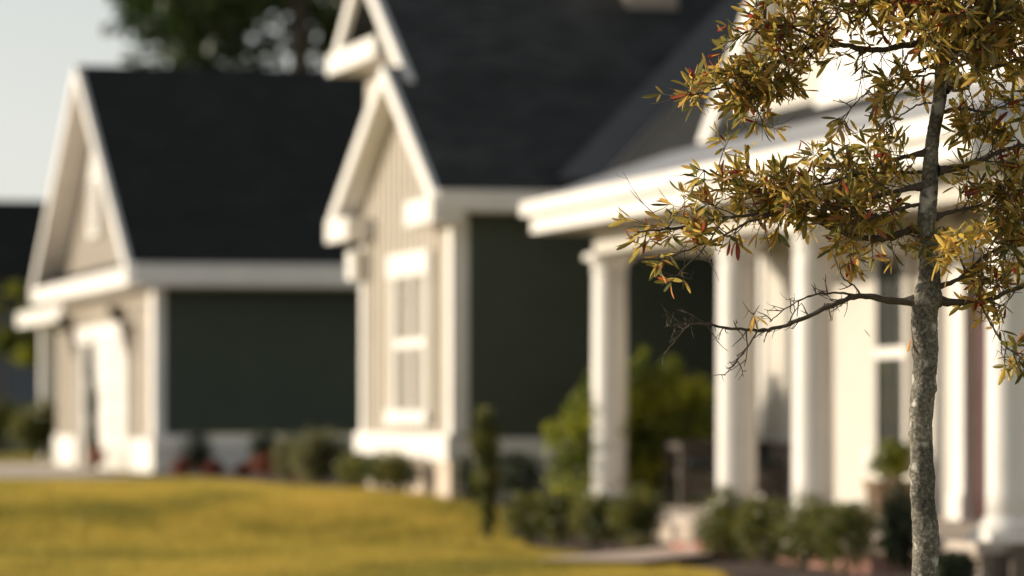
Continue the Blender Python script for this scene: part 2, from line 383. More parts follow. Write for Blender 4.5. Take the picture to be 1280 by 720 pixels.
part(H, 'porch_beam', 'cream', (10.33,10.57,28.95,40.86,2.76,2.99)); part(H, 'porch_beam', 'white', (10.57,12.08,40.6,40.84,2.76,2.99))
# porch wall and its openings
bm = bmesh.new(); lap_x(bm, 12.1, 28.0, 40.95, .25, 3.0); obj('porch_wall', bm, M['cream'], H)
part(H, 'wing_end_wall', 'dark', (12.31,18,40.75,40.95,-.1,3.6)); part(H, 'corner_board', 'white', (12.06,12.2,40.82,40.99,.28,2.98))
window(H, 12.08, 36.25, 37.15, .85, 2.62, .08, None, (), .16)
window(H, 12.08, 30.4, 31.4, .85, 2.62, .08, None, (), .16)
dr = part(H, 'front_door', 'redwood', (12.0,12.09,33.3,34.35,.3,2.4))
part(dr, 'panel', 'redwood', *[(11.985,12.0,y,y+.36,z,z+.7) for y in (33.42,33.88) for z in (.5,1.45)])
bm = bmesh.new(); bmesh.ops.create_uvsphere(bm, u_segments=12, v_segments=8, radius=.035, matrix=Matrix.Translation((11.96,33.4,1.25))); obj('handle', bm, M['flash'], dr)
part(H, 'door_surround', 'white', (11.92,12.09,34.38,34.66,.28,2.55),(11.89,12.09,34.36,34.7,.28,.5),(11.92,12.09,33.0,33.28,.28,2.55),(11.87,12.09,32.9,34.8,2.55,2.8))
part(H, 'pilaster', 'cream', (12.0,12.09,34.85,35.1,.28,2.9))
# porch slab and steps
part(H, 'porch_floor', 'concrete', (9.98,12.1,28.5,41.25,.2,.28))
part(H, 'porch_base', 'brickX', (10.03,12.1,28.56,41.2,-.2,.2)); part(H, 'porch_pier', 'brickY', (10.1,13.5,28.52,28.55,-.2,.2), (10.22,10.7,28.42,28.5,-.2,.27))  # thin dark sheet paints shade over the end of the pale brick base
part(H, 'step', 'brickred', (9.55,9.97,29.6,31.9,-.2,.14))
# columns
def column(y):
    x = 10.45; z0, z1 = .28, 2.76
    bm = bmesh.new(); prof = []
    for i in range(13):
        t = i/12; prof.append((.174 - .012*t**1.8, z0+.16 + (z1-z0-.32)*t))
    lathe(bm, x, y, prof, 48)
    c = obj('porch_column', bm, M['white'], H, smooth_=False)
    me = c.data; me.polygons.foreach_set('use_smooth', [len(p.vertices) == 4 for p in me.polygons])
    bm = bmesh.new(); box(bm, x-.24, x+.24, y-.24, y+.24, z0+.001, z0+.06)
    lathe(bm, x, y, [(.215,z0+.06),(.235,z0+.075),(.238,z0+.10),(.225,z0+.125),(.2,z0+.135),(.192,z0+.15),(.184,z0+.175)], 48)
    obj('base', bm, M['white'], c)
    bm = bmesh.new(); box(bm, x-.215, x+.215, y-.215, y+.215, z1-.06, z1-.002)
    lathe(bm, x, y, [(.165,z1-.2),(.178,z1-.19),(.178,z1-.17),(.163,z1-.16),(.165,z1-.13),(.185,z1-.1),(.205,z1-.06)], 48)
    obj('capital', bm, M['white'], c)
for y in (40.7, 36.2, 33.9, 29.1): column(y)

# ------------------------------------------------------------------ garage house (left)
G = empty('garage_house', (10, 76, .2), 'house with sunlit garage gable and dark shingle roof, left of the photo', 'house')
GR, GRZ = 75.6, 3.6 + SL*6.6
g1 = lambda y: 3.6 + SL*(6.6 - abs(y-GR)) - .16
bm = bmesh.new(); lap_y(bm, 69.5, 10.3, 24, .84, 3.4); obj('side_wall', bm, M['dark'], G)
part(G, 'foundation', 'base', (10.15,24,69.44,69.8,-.1,.62)); part(G, 'water_table', 'white', (10.1,24,69.40,69.5,.62,.82))
bm = bmesh.new(); extr(bm, [(10.17,69.52,.1),(10.17,81.7,.1),(10.17,81.7,g1(81.7)),(10.17,GR,g1(GR)),(10.17,69.52,g1(69.52))], (.25,0,0))
for b in battens(10.17, 69.7, 81.6, lambda y: 2.75, g1, .34, .05): box(bm, *b)
for b in battens(10.17, 69.7, 72.3, lambda y: .7, lambda y: 2.7, .34, .05): box(bm, *b)
obj('garage_gable_wall', bm, M['tan'], G)
bm = bmesh.new(); box(bm, 10.03, 10.169, 78.45, 81.7, .1, 2.7)
for b in battens(10.03, 78.5, 81.6, lambda y: .75, lambda y: 2.7, .34, .05): box(bm, *b)
obj('projecting_wall', bm, M['tan'], G)
part(G, 'water_table', 'white', (9.98,10.03,78.4,81.75,.1,.75)); part(G, 'water_table', 'white', (10.1,10.17,69.45,72.2,.1,.75))
part(G, 'corner_board', 'white', (10.12,10.3,69.45,69.95,.82,3.3)); part(G, 'corner_board', 'white', (9.99,10.16,78.40,78.45,.1,2.7))
gd = part(G, 'garage_door', 'white', (10.11,10.165,72.5,77.9,.16,2.45))
part(gd, 'panel', 'white', *[(10.095,10.11,72.62+i*.66,73.16+i*.66,.26+j*.55,.69+j*.55) for i in range(8) for j in range(4)])
part(G, 'door_casing', 'white', (10.05,10.17,72.3,72.5,.16,2.45),(10.05,10.17,77.9,78.1,.16,2.45),(10.0,10.17,72.2,78.3,2.45,2.74))
for y in (71.9, 78.8):
    bm = bmesh.new(); extr(bm, [(10.0,y,2.2),(10.0,y,3.0),(9.7,y,3.0),(9.72,y,2.86),(9.9,y,2.7)], (0,.22,0)); obj('bracket', bm, M['wood'], G)
bm = bmesh.new(); extr(bm, [(10.05,76.0,4.35),(10.05,77.2,4.35),(10.05,77.2,5.4),(10.05,76.6,5.95),(10.05,76.0,5.4)], (.12,0,0)); ve = obj('gable_vent', bm, M['white'], G)
part(ve, 'louvre', 'inside', *[(10.03,10.05,76.25,76.95,z,z+.05) for z in np.arange(4.5, 5.4, .13)])
part(G, 'pent_cornice', 'white', (9.62,10.17,69.0,82.3,3.27,3.56))
bm = bmesh.new(); extr(bm, [(9.62,69.0,3.56),(10.17,69.0,3.8),(10.17,69.0,3.56)], (0,13.3,0)); obj('pent_roof', bm, M['roofX'], G)
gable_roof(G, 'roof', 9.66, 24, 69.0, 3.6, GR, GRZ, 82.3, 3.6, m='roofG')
rake(G, 9.6, 9.69, 68.95, 3.6-.01, GR, GRZ+.02, .27); rake(G, 9.6, 9.69, GR, GRZ+.02, 82.4, 3.57, .27)
for s_ in (-1, 1):
    bm = bmesh.new(); extr(bm, [(9.69,GR+s_*6.5,3.6-.1),(9.69,GR+s_*.02,GRZ-.15),(9.69,GR+s_*.02,GRZ-.18),(9.69,GR+s_*6.5,3.6-.13)], (.47,0,0)); obj('soffit', bm, M['white'], G)
part(G, 'fascia', 'white', (9.69,24,68.86,69.0,3.27,3.62), (9.9,24,69.0,69.5,3.24,3.28))
# side porch beyond the garage
part(G, 'side_porch_roof', 'white', (10.2,13.5,82.4,90,2.98,3.28)); part(G, 'side_porch_wall', 'bluegrey', (12,13,82.4,90,-.1,2.98))
part(G, 'porch_post', 'white', (10.5,10.85,83.0,83.4,.1,2.98)); part(G, 'porch_post', 'white', (10.5,10.85,88.0,88.4,.1,2.98))

# ------------------------------------------------------------------ far house at the left edge
D3 = empty('distant_house', (6, 112, .2), 'distant blue-grey house with dark roof beyond the garage, left edge', 'house')
part(D3, 'wall', 'bluegrey', (-12,13.6,108.6,118,-.2,3.6))
gable_roof(D3, 'roof', -12.5, 14.1, 108, 3.7, 113, 6.8, 118.4, 3.7, m='roofG')
part(D3, 'fascia', 'bluegrey', (-12.5,14.1,107.86,108,3.4,3.7))

# ------------------------------------------------------------------ foliage
rng = np.random.default_rng(7)
def leaf_cloud(lobes, n, size, seed, flat=.5, up=0.0):
    """n folded leaf quads spread through bumpy ellipsoids; returns V, F, tint"""
    r = np.random.default_rng(seed)
    vol = np.array([l[3]*l[4]*l[5] for l in lobes]) ** .75; vol /= vol.sum()
    which = r.choice(len(lobes), n, p=vol); L = np.array(lobes)[which]
    d = r.normal(size=(n, 3)); d /= np.linalg.norm(d, axis=1)[:, None]
    fr = r.normal(size=(10, 3)) * 2.2; ph = r.uniform(0, 6.28, 10)
    bump = 1 + .28 * np.mean(np.sin(d @ fr.T * 1.9 + ph + which[:, None]), axis=1) * 3 * .5
    rad = (r.uniform(0, 1, n) ** .42) * bump
    shoot = r.uniform(size=n) < .05; rad[shoot] *= r.uniform(1.0, 1.22, shoot.sum())
    P = L[:, :3] + d * rad[:, None] * L[:, 3:6]
    nrm = d * .7 + r.normal(size=(n, 3)) * .8 + np.array([0, 0, .25]); nrm /= np.linalg.norm(nrm, axis=1)[:, None]
    a = np.cross(nrm, r.normal(size=(n, 3))); a[:, 2] += up; a /= np.linalg.norm(a, axis=1)[:, None]
    b = np.cross(nrm, a); b /= np.linalg.norm(b, axis=1)[:, None]
    s = size * r.uniform(.6, 1.35, n)[:, None]
    V = np.stack([P - a*s*.5, P + b*s*flat*.5 + nrm*s*.1, P + a*s*.5, P - b*s*flat*.5 + nrm*s*.1], 1).reshape(-1, 3)
    Fc = np.arange(4*n).reshape(n, 4)
    clump = .5 + .5*np.sin(P @ (r.normal(size=3)*6/size*.06) + 1)
    t = np.clip(.6*r.uniform(0, 1, n) + .4*clump, 0, 1)
    return V, Fc, np.repeat(t, 4)
def stems(base, tops, r0, r1):
    V, Fc = [], []
    for b, t in zip(base, tops): tube(V, Fc, [Vector(b), Vector(b).lerp(Vector(t), .5) + Vector((.03, .02, 0)), Vector(t)], [r0, (r0+r1)/2, r1], 6)
    return V, Fc
def tube(V, Fc, pts, rad, n=8, cap=True):
    o = len(V); up = Vector((.3, .2, 1)).normalized()
    for i, p in enumerate(pts):
        d = (pts[min(i+1, len(pts)-1)] - pts[max(i-1, 0)]).normalized()
        a = d.cross(up)
        if a.length < .05: a = d.cross(Vector((1, 0, 0)))
        a.normalize(); b = d.cross(a)
        for k in range(n):
            q = 2*math.pi*k/n; V.append(tuple(p + (a*math.cos(q) + b*math.sin(q)) * rad[i]))
    for i in range(len(pts)-1):
        for k in range(n): Fc.append((o+i*n+k, o+i*n+(k+1) % n, o+(i+1)*n+(k+1) % n, o+(i+1)*n+k))

def shrub(name, px, D, wpx, hpx, label, cat, m, seed, group=None, n=2600, size=.045, lobes=None, flat=.55, up=0, stem=True, base=None, X=None):
    """a shrub whose foot stands on the ground at depth D under photo column px"""
    x, y = xy(px, D); z = gz(x, y) if base is None else base
    rx = wpx/F*D/2; h = hpx/F*D
    root = empty(name, (x, y, z), label, cat, group)
    r = random.Random(seed)
    if lobes is None:
        lobes = [(0, 0, .55, 1, 1, .46)] + [(r.uniform(-.5,.5), r.uniform(-.5,.5), r.uniform(.4,.72), r.uniform(.45,.7), r.uniform(.45,.7), r.uniform(.25,.36)) for _ in range(4)]
    LL = [(x+l[0]*rx, y+l[1]*rx, z+l[2]*h, l[3]*rx, l[4]*rx, l[5]*h) for l in lobes]
    V, Fc, t = leaf_cloud(LL, n, size, seed, flat, up)
    V[:, 2] = np.maximum(V[:, 2], z + .01)
    npobj('foliage', V, Fc, M[m], root, tint=t)
    if stem:
        tops = [(x+r.uniform(-.5,.5)*rx, y+r.uniform(-.5,.5)*rx, z+h*r.uniform(.4,.7)) for _ in range(5)]
        V, Fc = stems([(x+r.uniform(-.04,.04), y+r.uniform(-.04,.04), z-.03)]*5, tops, .014, .006)
        npobj('stem', V, Fc, M['bark'], root, smooth_=True)
    return root

g_ = 'clipped boxwoods in front of the porch'
for i, (px, D, wp, hp, lab) in enumerate([
    (664, 37.5, 74, 72, 'small clipped boxwood at the left end of the porch bed'),
    (700, 37.2, 76, 74, 'small clipped boxwood just left of the first white column'),
    (746, 36.6, 80, 78, 'clipped boxwood directly below the foot of the first white column'),
    (797, 36.2, 84, 82, 'clipped boxwood beside the pale gap in front of the porch base'),
    (912, 33.9, 82, 92, 'tall rounded boxwood right of the pale gap, below the second column'),
    (960, 32.9, 84, 90, 'boxwood between the second and third white columns'),
    (1005, 32.0, 88, 98, 'boxwood below the foot of the third white column'),
    (1062, 31.2, 112, 94, 'broad dark boxwood left of the young tree trunk')]):
    shrub('boxwood_shrub', px, D, wp, hp, lab, 'shrub', 'boxwood', 20+i, g_)
shrub('upright_shrub', 1124, 30.9, 50, 124, 'dark upright shrub immediately left of the young tree trunk', 'shrub', 'evergreen', 31, n=2600)
shrub('low_shrub', 1196, 29.0, 66, 50, 'low dark shrub right of the young tree trunk by the pier', 'shrub', 'evergreen', 32, n=1500)
shrub('young_evergreen', 608, 38.4, 44, 172, 'slim young evergreen standing at the edge of the lawn', 'shrub', 'boxwood', 33, n=2400,
      lobes=[(.1,0,.25,.55,.5,.26),(0,0,.5,.85,.8,.28),(.0,.1,.72,.9,.8,.2),(-.1,0,.9,.55,.5,.11)], size=.05)
lb = [(-.72,0,.34,.30,.4,.32),(-.62,-.1,.64,.2,.3,.16),(-.45,.1,.78,.14,.2,.12),(-.3,0,.45,.36,.5,.36),(.1,.1,.5,.42,.5,.34),(.28,-.1,.76,.3,.35,.17),(-.02,0,.84,.2,.3,.12),(.62,0,.46,.33,.5,.32),(.72,0,.72,.2,.3,.14),(.45,.05,.9,.14,.2,.09),(.3,-.2,.3,.55,.4,.28),(-.92,.05,.5,.12,.2,.1),(.93,0,.55,.12,.2,.12),(.1,.0,.97,.07,.1,.06)]
shrub('yellow_shrub', 794, 42.35, 226, 205, 'big yellow-green shrub behind the first white column, against the shaded wall', 'shrub', 'yellowbush', 35, n=11000, size=.065, lobes=lb)
shrub('low_shrub', 650, 43.2, 70, 70, 'low dark shrub against the white base of the shaded wall', 'shrub', 'evergreen', 36, n=1500, size=.05)
shrub('low_shrub', 590, 43.6, 46, 62, 'low dark shrub at the sunlit gable corner', 'shrub', 'evergreen', 30, n=1300, size=.05)
shrub('front_shrub', 487, 45.6, 88, 60, 'dark rounded shrub below the sunlit gable window', 'shrub', 'boxwood', 37, n=2400, size=.05)
shrub('front_shrub', 445, 48, 50, 52, 'smaller shrub left of the dark rounded shrub below the gable window', 'shrub', 'boxwood', 38, n=1600, size=.05)
shrub('ornamental_grass', 400, 51.5, 80, 70, 'tall dry yellow-green grass clump left of the gable corner', 'plant', 'ornamental', 39, n=2400, size=.16, flat=.12, up=1.6, stem=False)
shrub('ornamental_grass', 362, 54, 44, 55, 'smaller dry grass clump next to the red-leaved plants', 'plant', 'ornamental', 40, n=1300, size=.16, flat=.12, up=1.6, stem=False)
shrub('dark_shrub', 246, 61, 48, 60, 'dark round shrub near the corner of the shaded garage wall', 'shrub', 'evergreen', 41, n=1500, size=.06)
shrub('dark_shrub', 330, 62, 40, 62, 'dark round shrub in the middle of the shaded garage wall', 'shrub', 'evergreen', 42, n=1300, size=.06)
rg = 'small red-leaved plants in the garage bed'
for i, (px, D, wp, hp, lab) in enumerate([
    (226, 59.5, 26, 26, 'small red-leaved plant at the left foot of the corner shrub'),
    (266, 59, 30, 24, 'small red-leaved plant at the right foot of the corner shrub'),
    (305, 59, 28, 22, 'low red-leaved plant midway between the two dark shrubs'),
    (328, 58, 32, 34, 'tallest red-leaved plant, in front of the second dark shrub'),
    (350, 58.5, 26, 22, 'red-leaved plant right of the second dark shrub'),
    (386, 53, 40, 30, 'reddish plant at the foot of the tall dry grass')]):
    shrub('red_plant', px, D, wp, hp, lab, 'plant', 'redplant', 50+i, rg, n=500, size=.06)
shrub('climbing_shrub', 115, 74.6, 20, 165, 'tall thin dark shrub beside the garage door', 'shrub', 'evergreen', 60, n=2200, size=.07,
      lobes=[(.1,0,.2,.9,.8,.22),(0,0,.5,.8,.8,.25),(-.2,0,.8,.6,.6,.2)])
shrub('red_plant', 120, 73.4, 30, 30, 'small reddish plant at the foot of the thin shrub by the garage', 'plant', 'redplant', 61, rg, n=500, size=.06)
hg = 'hedge shrubs beyond the driveway'
for i, (px, D, wp, hp, lab) in enumerate([(45, 88, 66, 74, 'dark hedge shrub left of the garage beyond the driveway'),
                                          (-5, 90, 70, 78, 'dark hedge shrub at the left edge of the photo')]):
    shrub('hedge_shrub', px, D, wp, hp, lab, 'shrub', 'yellowbush' if i == 9 else 'boxwood', 62+i, hg, n=2600, size=.1)

def bg_tree(name, px, D, ztop, rad, zc, label, seed, n, size, m='bgtree', nl=14, group=None):
    x, y = xy(px, D); z = gz(x, y)
    root = empty(name, (x, y, z), label, 'tree', group); r = random.Random(seed)
    V, Fc = [], []
    tube(V, Fc, [Vector((x,y,z-.2)), Vector((x+.1,y,z+(zc-z)*.5)), Vector((x,y,zc)), Vector((x-.1,y,ztop-.5))], [rad*.07, rad*.05, rad*.035, .03], 10)
    lob = []
    for k in range(nl):
        a = r.uniform(0, 6.28); q = r.uniform(.35, 1)*rad; hz = zc + r.uniform(-.75, .9)*(ztop-zc)*.9
        c = Vector((x+q*math.cos(a), y+q*math.sin(a), hz)); s = rad*r.uniform(.22, .42)
        lob.append((*c, s, s, s*.7))
        tube(V, Fc, [Vector((x,y,zc-(ztop-zc)*.6)), Vector((x,y,zc)).lerp(c, .5)+Vector((0,0,.3)), c], [rad*.014, rad*.009, .015], 6)
    npobj('trunk', V, Fc, M['bark'], root, smooth_=True)
    V, Fc, t = leaf_cloud(lob, n, size, seed, .6)
    npobj('crown', V, Fc, M[m], root, tint=t)
bg_tree('background_tree', 372, 112, 21, 5.6, 15.2, 'tall dark green tree rising behind the garage roof', 71, 15000, .38, nl=22)
bg_tree('background_tree', 250, 118, 20, 3.2, 15.2, 'lighter tree at the left of the tall dark tree behind the garage roof', 72, 4200, .34, nl=11)
bg_tree('small_tree', 0, 96, 4.7, 1.0, 3.3, 'small green tree in front of the distant house at the left edge', 73, 5000, .12, 'yellowbush', 10)

# ------------------------------------------------------------------ lawn blades
def grass():
    r = np.random.default_rng(3); n = 120000
    D = 26 + 46 * r.uniform(0, 1, n) ** 1.5; px = r.uniform(-460, 900, n)
    u = (px-640)/F
    X = D*(u*math.cos(TH) + math.sin(TH)); Y = D*(math.cos(TH) - u*math.sin(TH))
    lo = np.array([(bed_lo(y) if y < 43.4 else bed2(y)) for y in Y])
    k = (X < lo - .03) & ((Y < 56.9)) 
    a, b = at(735, 711, 32.2), at(905, 684, 35.6); d = np.array([b.x-a.x, b.y-a.y]); d /= np.linalg.norm(d)
    dist = np.abs((X-a.x)*-d[1] + (Y-a.y)*d[0]); along = (X-a.x)*d[0] + (Y-a.y)*d[1]
    k &= ~((dist < .6) & (along > -.1))
    X, Y = X[k], Y[k]; n = len(X)
    Z = np.array([gz(x, y) for x, y in zip(X, Y)])
    nb = 5
    X = np.repeat(X, nb) + r.normal(size=n*nb)*.03; Y = np.repeat(Y, nb) + r.normal(size=n*nb)*.03; Z = np.repeat(Z, nb)
    m = n*nb; h = r.uniform(.03, .075, m); a = r.uniform(0, 6.28, m); lean = r.normal(size=(m, 2))*.025; w_ = r.uniform(.006, .012, m)
    V = np.stack([np.stack([X-np.cos(a)*w_, Y-np.sin(a)*w_, Z-.005], 1), np.stack([X+np.cos(a)*w_, Y+np.sin(a)*w_, Z-.005], 1),
                  np.stack([X+lean[:,0], Y+lean[:,1], Z+h], 1)], 1).reshape(-1, 3)
    t = np.array([.5+.55*mnoise.noise(Vector((x*.55, y*.3, 9)))+.35*mnoise.noise(Vector((x*1.7, y*1.1, 4))) for x, y in zip(X[::nb], Y[::nb])])
    t = np.clip(np.repeat(t, nb) + r.normal(size=m)*.2, 0, 1)
    gm = leafmat('grass_blades', [(0, (.13, .135, .030)), (.45, (.37, .295, .050)), (1, (.60, .43, .092))], .45, .6, .2, 1.3)
    tag(npobj('grass', V, np.arange(3*m).reshape(m, 3), gm, tint=np.repeat(t, 3)), 'short golden green lawn grass lit by low sun', 'grass', kind='stuff')
grass()

# ------------------------------------------------------------------ things on the porch
px_, py_ = xy(1114, 37.7)
pl = empty('porch_planter', (px_, py_, .28), 'square tan planter with yellow-green plant under the porch window', 'planter')
bm = bmesh.new()
for (s, z0_, s1, z1_) in ((.16, .28, .19, .54), (.205, .54, .205, .6)):
    a = [bm.verts.new((px_+i*s, py_+j*s, z0_)) for i, j in ((-1,-1),(1,-1),(1,1),(-1,1))]
    b = [bm.verts.new((px_+i*s1, py_+j*s1, z1_)) for i, j in ((-1,-1),(1,-1),(1,1),(-1,1))]
    bm.faces.new(a[::-1]); bm.faces.new(b)
    for i in range(4): bm.faces.new((a[i], a[(i+1) % 4], b[(i+1) % 4], b[i]))
obj('pot', bm, M['pot'], pl)
V, Fc, t = leaf_cloud([(px_, py_, .75, .2, .2, .17), (px_+.06, py_, .85, .13, .13, .12)], 900, .06, 81)
npobj('plant', V, Fc, M['yellowbush'], pl, tint=t)
bm = bmesh.new()
for k in range(16):
    q = at(858 + k*3.2, 690, 34.9 - k*.045); z = gz(q.x, q.y)
    box(bm, q.x-.12, q.x+.1, q.y-.035, q.y+.035, z-.02, z+.13 + .012*((k*7) % 3))
tag(obj('brick_edging', bm, M['brickred']), 'short row of red bricks edging the bed at the end of the pale walk', 'edging')
# outdoor bench with dark cushions, facing the street side
bx0 = 10.98
be = empty('porch_bench', (bx0, 40.2, .28), 'low dark wooden bench with cushions in the shade of the porch behind the second column', 'bench')
part(be, 'seat', 'wood', (11.0,11.98,39.9,40.45,.58,.63)); part(be, 'backrest', 'wood', (11.0,11.98,40.42,40.47,.63,.92))
for x in (10.94, 11.95):
    part(be, 'armrest', 'wood', (x,x+.08,39.85,40.5,.84,.9)); part(be, 'leg', 'wood', (x+.01,x+.07,39.9,39.97,.28,.84)); part(be, 'leg', 'wood', (x+.01,x+.07,40.42,40.49,.28,.84))
part(be, 'apron', 'wood', (11.02,11.95,39.9,39.93,.4,.57))
for x in (11.03, 11.5):
    bm = bx(x, x+.45, 39.9, 40.38, .632, .75); bmesh.ops.bevel(bm, geom=bm.edges[:], offset=.04, segments=3, affect='EDGES'); obj('cushion', bm, M['fabric'], be, smooth_=True)

# ------------------------------------------------------------------ the young oak in focus
TD = 12.0
ox, oy = xy(1155, TD)
T = empty('young_oak', (ox, oy, 0), 'sharp young oak with grey speckled trunk and golden brown leaves, in the right foreground', 'tree')
PX = TD/F                                     # metres per photo pixel at the tree
def tp(x, y, d=0.0): return at(x, y, TD + d)
def barkmat():
    m, t, b = newmat('young_oak_bark')
    tc = t.nodes.new('ShaderNodeTexCoord')
    n1 = t.nodes.new('ShaderNodeTexNoise'); n1.inputs['Scale'].default_value = 95; n1.inputs['Detail'].default_value = 8; n1.inputs['Roughness'].default_value = .7
    n2 = t.nodes.new('ShaderNodeTexNoise'); n2.inputs['Scale'].default_value = 22; n2.inputs['Detail'].default_value = 6
    v = t.nodes.new('ShaderNodeTexVoronoi'); v.inputs['Scale'].default_value = 160
    for q in (n1, n2, v): t.links.new(tc.outputs['Object'], q.inputs['Vector'])
    r1 = t.nodes.new('ShaderNodeValToRGB'); c = r1.color_ramp
    c.elements[0].position = .3; c.elements[0].color = (.045, .041, .034, 1); c.elements[1].position = .72; c.elements[1].color = (.42, .39, .33, 1)
    e = c.elements.new(.5); e.color = (.15, .138, .115, 1)
    t.links.new(n1.outputs[0], r1.inputs[0])
    r2 = t.nodes.new('ShaderNodeValToRGB'); r2.color_ramp.elements[0].position = .58; r2.color_ramp.elements[1].position = .66
    t.links.new(n2.outputs[0], r2.inputs[0])
    mx = t.nodes.new('ShaderNodeMix'); mx.data_type = 'RGBA'; mx.inputs[7].default_value = (.50, .48, .43, 1)
    t.links.new(r2.outputs[0], mx.inputs[0]); t.links.new(r1.outputs[0], mx.inputs[6]); n3 = t.nodes.new('ShaderNodeTexNoise'); n3.inputs['Scale'].default_value = 7; n3.inputs['Detail'].default_value = 7; t.links.new(tc.outputs['Object'], n3.inputs['Vector'])
    r3 = t.nodes.new('ShaderNodeMapRange'); r3.inputs['From Min'].default_value = .38; r3.inputs['From Max'].default_value = .62; r3.inputs['To Min'].default_value = .45; r3.inputs['To Max'].default_value = 1.25
    t.links.new(n3.outputs[0], r3.inputs[0])
    sc3 = t.nodes.new('ShaderNodeVectorMath'); sc3.operation = 'SCALE'; t.links.new(mx.outputs[2], sc3.inputs[0]); t.links.new(r3.outputs[0], sc3.inputs['Scale'])
    t.links.new(sc3.outputs[0], b.inputs['Base Color'])
    b.inputs['Roughness'].default_value = .85; b.inputs['Specular IOR Level'].default_value = .25
    ad = t.nodes.new('ShaderNodeMath'); ad.operation = 'MULTIPLY_ADD'; ad.inputs[1].default_value = .4
    t.links.new(v.outputs['Distance'], ad.inputs[0]); t.links.new(n1.outputs[0], ad.inputs[2])
    bp = t.nodes.new('ShaderNodeBump'); bp.inputs['Strength'].default_value = .6; bp.inputs['Distance'].default_value = .004
    t.links.new(ad.outputs[0], bp.inputs['Height']); t.links.new(bp.outputs[0], b.inputs['Normal'])
    return m
M['oakbark'] = barkmat()
M['twig'] = mat('oak_twig_bark', (.085, .068, .055), .8, .35, 60, .5, 200)
def catmull(P, n):
    out = []
    for i in range(len(P)-1):
        p0, p1, p2, p3 = P[max(i-1,0)], P[i], P[i+1], P[min(i+2,len(P)-1)]
        for k in range(n):
            t = k/n; out.append(.5*((2*p1) + (p2-p0)*t + (2*p0-5*p1+4*p2-p3)*t*t + (3*p1-p0-3*p2+p3)*t**3))
    out.append(P[-1]); return out
trunk = [(1155,1052,58),(1155,1020,46),(1154,900,38),(1156,780,34),(1156,720,33),(1155,660,32),(1153,600,30),(1152,545,29),(1155,495,31),(1156,450,31),(1155,405,33),(1156,372,34),
         (1160,340,27),(1160,300,25),(1161,250,23.5),(1165,200,18.5),(1169,160,17),(1174,110,17),(1177,60,15),(1181,0,13),(1186,-80,10),(1190,-200,7),(1196,-330,2.5)]
pts = catmull([Vector(a) for a in trunk], 24)
V, Fc = [], []; NS = 40
knots = [(1173,378,.9,.012),(1174,486,.7,.011),(1138,372,.2,.008),(1139,545,2.9,.006),(1137,590,3.1,.005),(1139,440,3.0,.005),(1160,505,1.9,.006),(1166,455,1.2,.006),(1142,620,2.6,.007),(1165,600,.4,.004)]
for p in pts:
    c = tp(p.x + 1.3*math.sin(p.y*.021) + 1.0*math.sin(p.y*.057+1), p.y); rad = p.z/2*PX
    for k in range(NS):
        q = 2*math.pi*k/NS; d = RGT*math.cos(q) - FWD*math.sin(q)
        w0 = c + d*rad
        rr = rad*(1 + .10*mnoise.noise(w0*9) + .05*mnoise.noise(w0*28)) + .0016*mnoise.noise(w0*70) + .0012*mnoise.noise(Vector((w0.x*60, w0.y*60, w0.z*170)))
        for (kx, ky, ang, hh) in knots:
            dy = (p.y-ky)*PX/.018; da = (((q-ang)+math.pi) % (2*math.pi)-math.pi)/.5
            rr += hh*math.exp(-dy*dy-da*da)
        V.append(tuple(c + d*rr))
for i in range(len(pts)-1):
    for k in range(NS): Fc.append((i*NS+k, (i+1)*NS+k, (i+1)*NS+(k+1) % NS, i*NS+(k+1) % NS))
npobj('trunk', V, Fc, M['oakbark'], T, smooth_=True)

LV, LF, LT = [], [], []                        # all leaves of the crown
R = random.Random(11)
def rvec(): 
    while True:
        v = Vector((R.uniform(-1,1), R.uniform(-1,1), R.uniform(-1,1)))
        if .1 < v.length < 1: return v.normalized()
ST = ((0,.07),(.12,.3),(.32,.78),(.58,1),(.8,.86),(.94,.45),(1,.06))
def leaf(p, d, L=None, tint=None):
    L = L or R.triangular(.026, .068, .048); W = L*R.uniform(.17, .25)*.5
    s = d.cross(rvec())
    if s.length < .05: return
    s.normalize(); nn = s.cross(d).normalized()
    bend = R.uniform(-.15, .28)*L; fold = R.uniform(.15, .6); tw = R.uniform(-.7, .7)
    if tint is None:
        u = R.random(); tint = R.uniform(.0,.30) if u < .34 else (R.uniform(.3,.8) if u < .93 else R.uniform(.84, 1.0))
    o = len(LV)
    for t, wd in ST:
        c = p + d*(L*t) + nn*(-bend*t*t)
        a = s*math.cos(tw*t) + nn*math.sin(tw*t); b = a.cross(d)
        LV.extend((tuple(c + a*W*wd + b*W*wd*fold), tuple(c), tuple(c - a*W*wd + b*W*wd*fold))); LT.extend((tint, tint-.02, tint))
    for i in range(len(ST)-1):
        j = o+i*3; LF.append((j, j+1, j+4, j+3)); LF.append((j+1, j+2, j+5, j+4))
def whorl(p, d, n, tint=None, Ls=1.0):
    a = d.cross(rvec()).normalized(); b = d.cross(a)
    for i in range(n):
        q = 6.283*i/n + R.uniform(-.5,.5); sp = R.uniform(.3, 1.15)
        v = (d*math.cos(sp) + (a*math.cos(q)+b*math.sin(q))*math.sin(sp) + Vector((0,0,-.12))).normalized()
        tt = tint
        if tt is None: tt = None
        leaf(p + d*R.uniform(-.02,.004), v, R.triangular(.024,.068,.048)*Ls, tt)
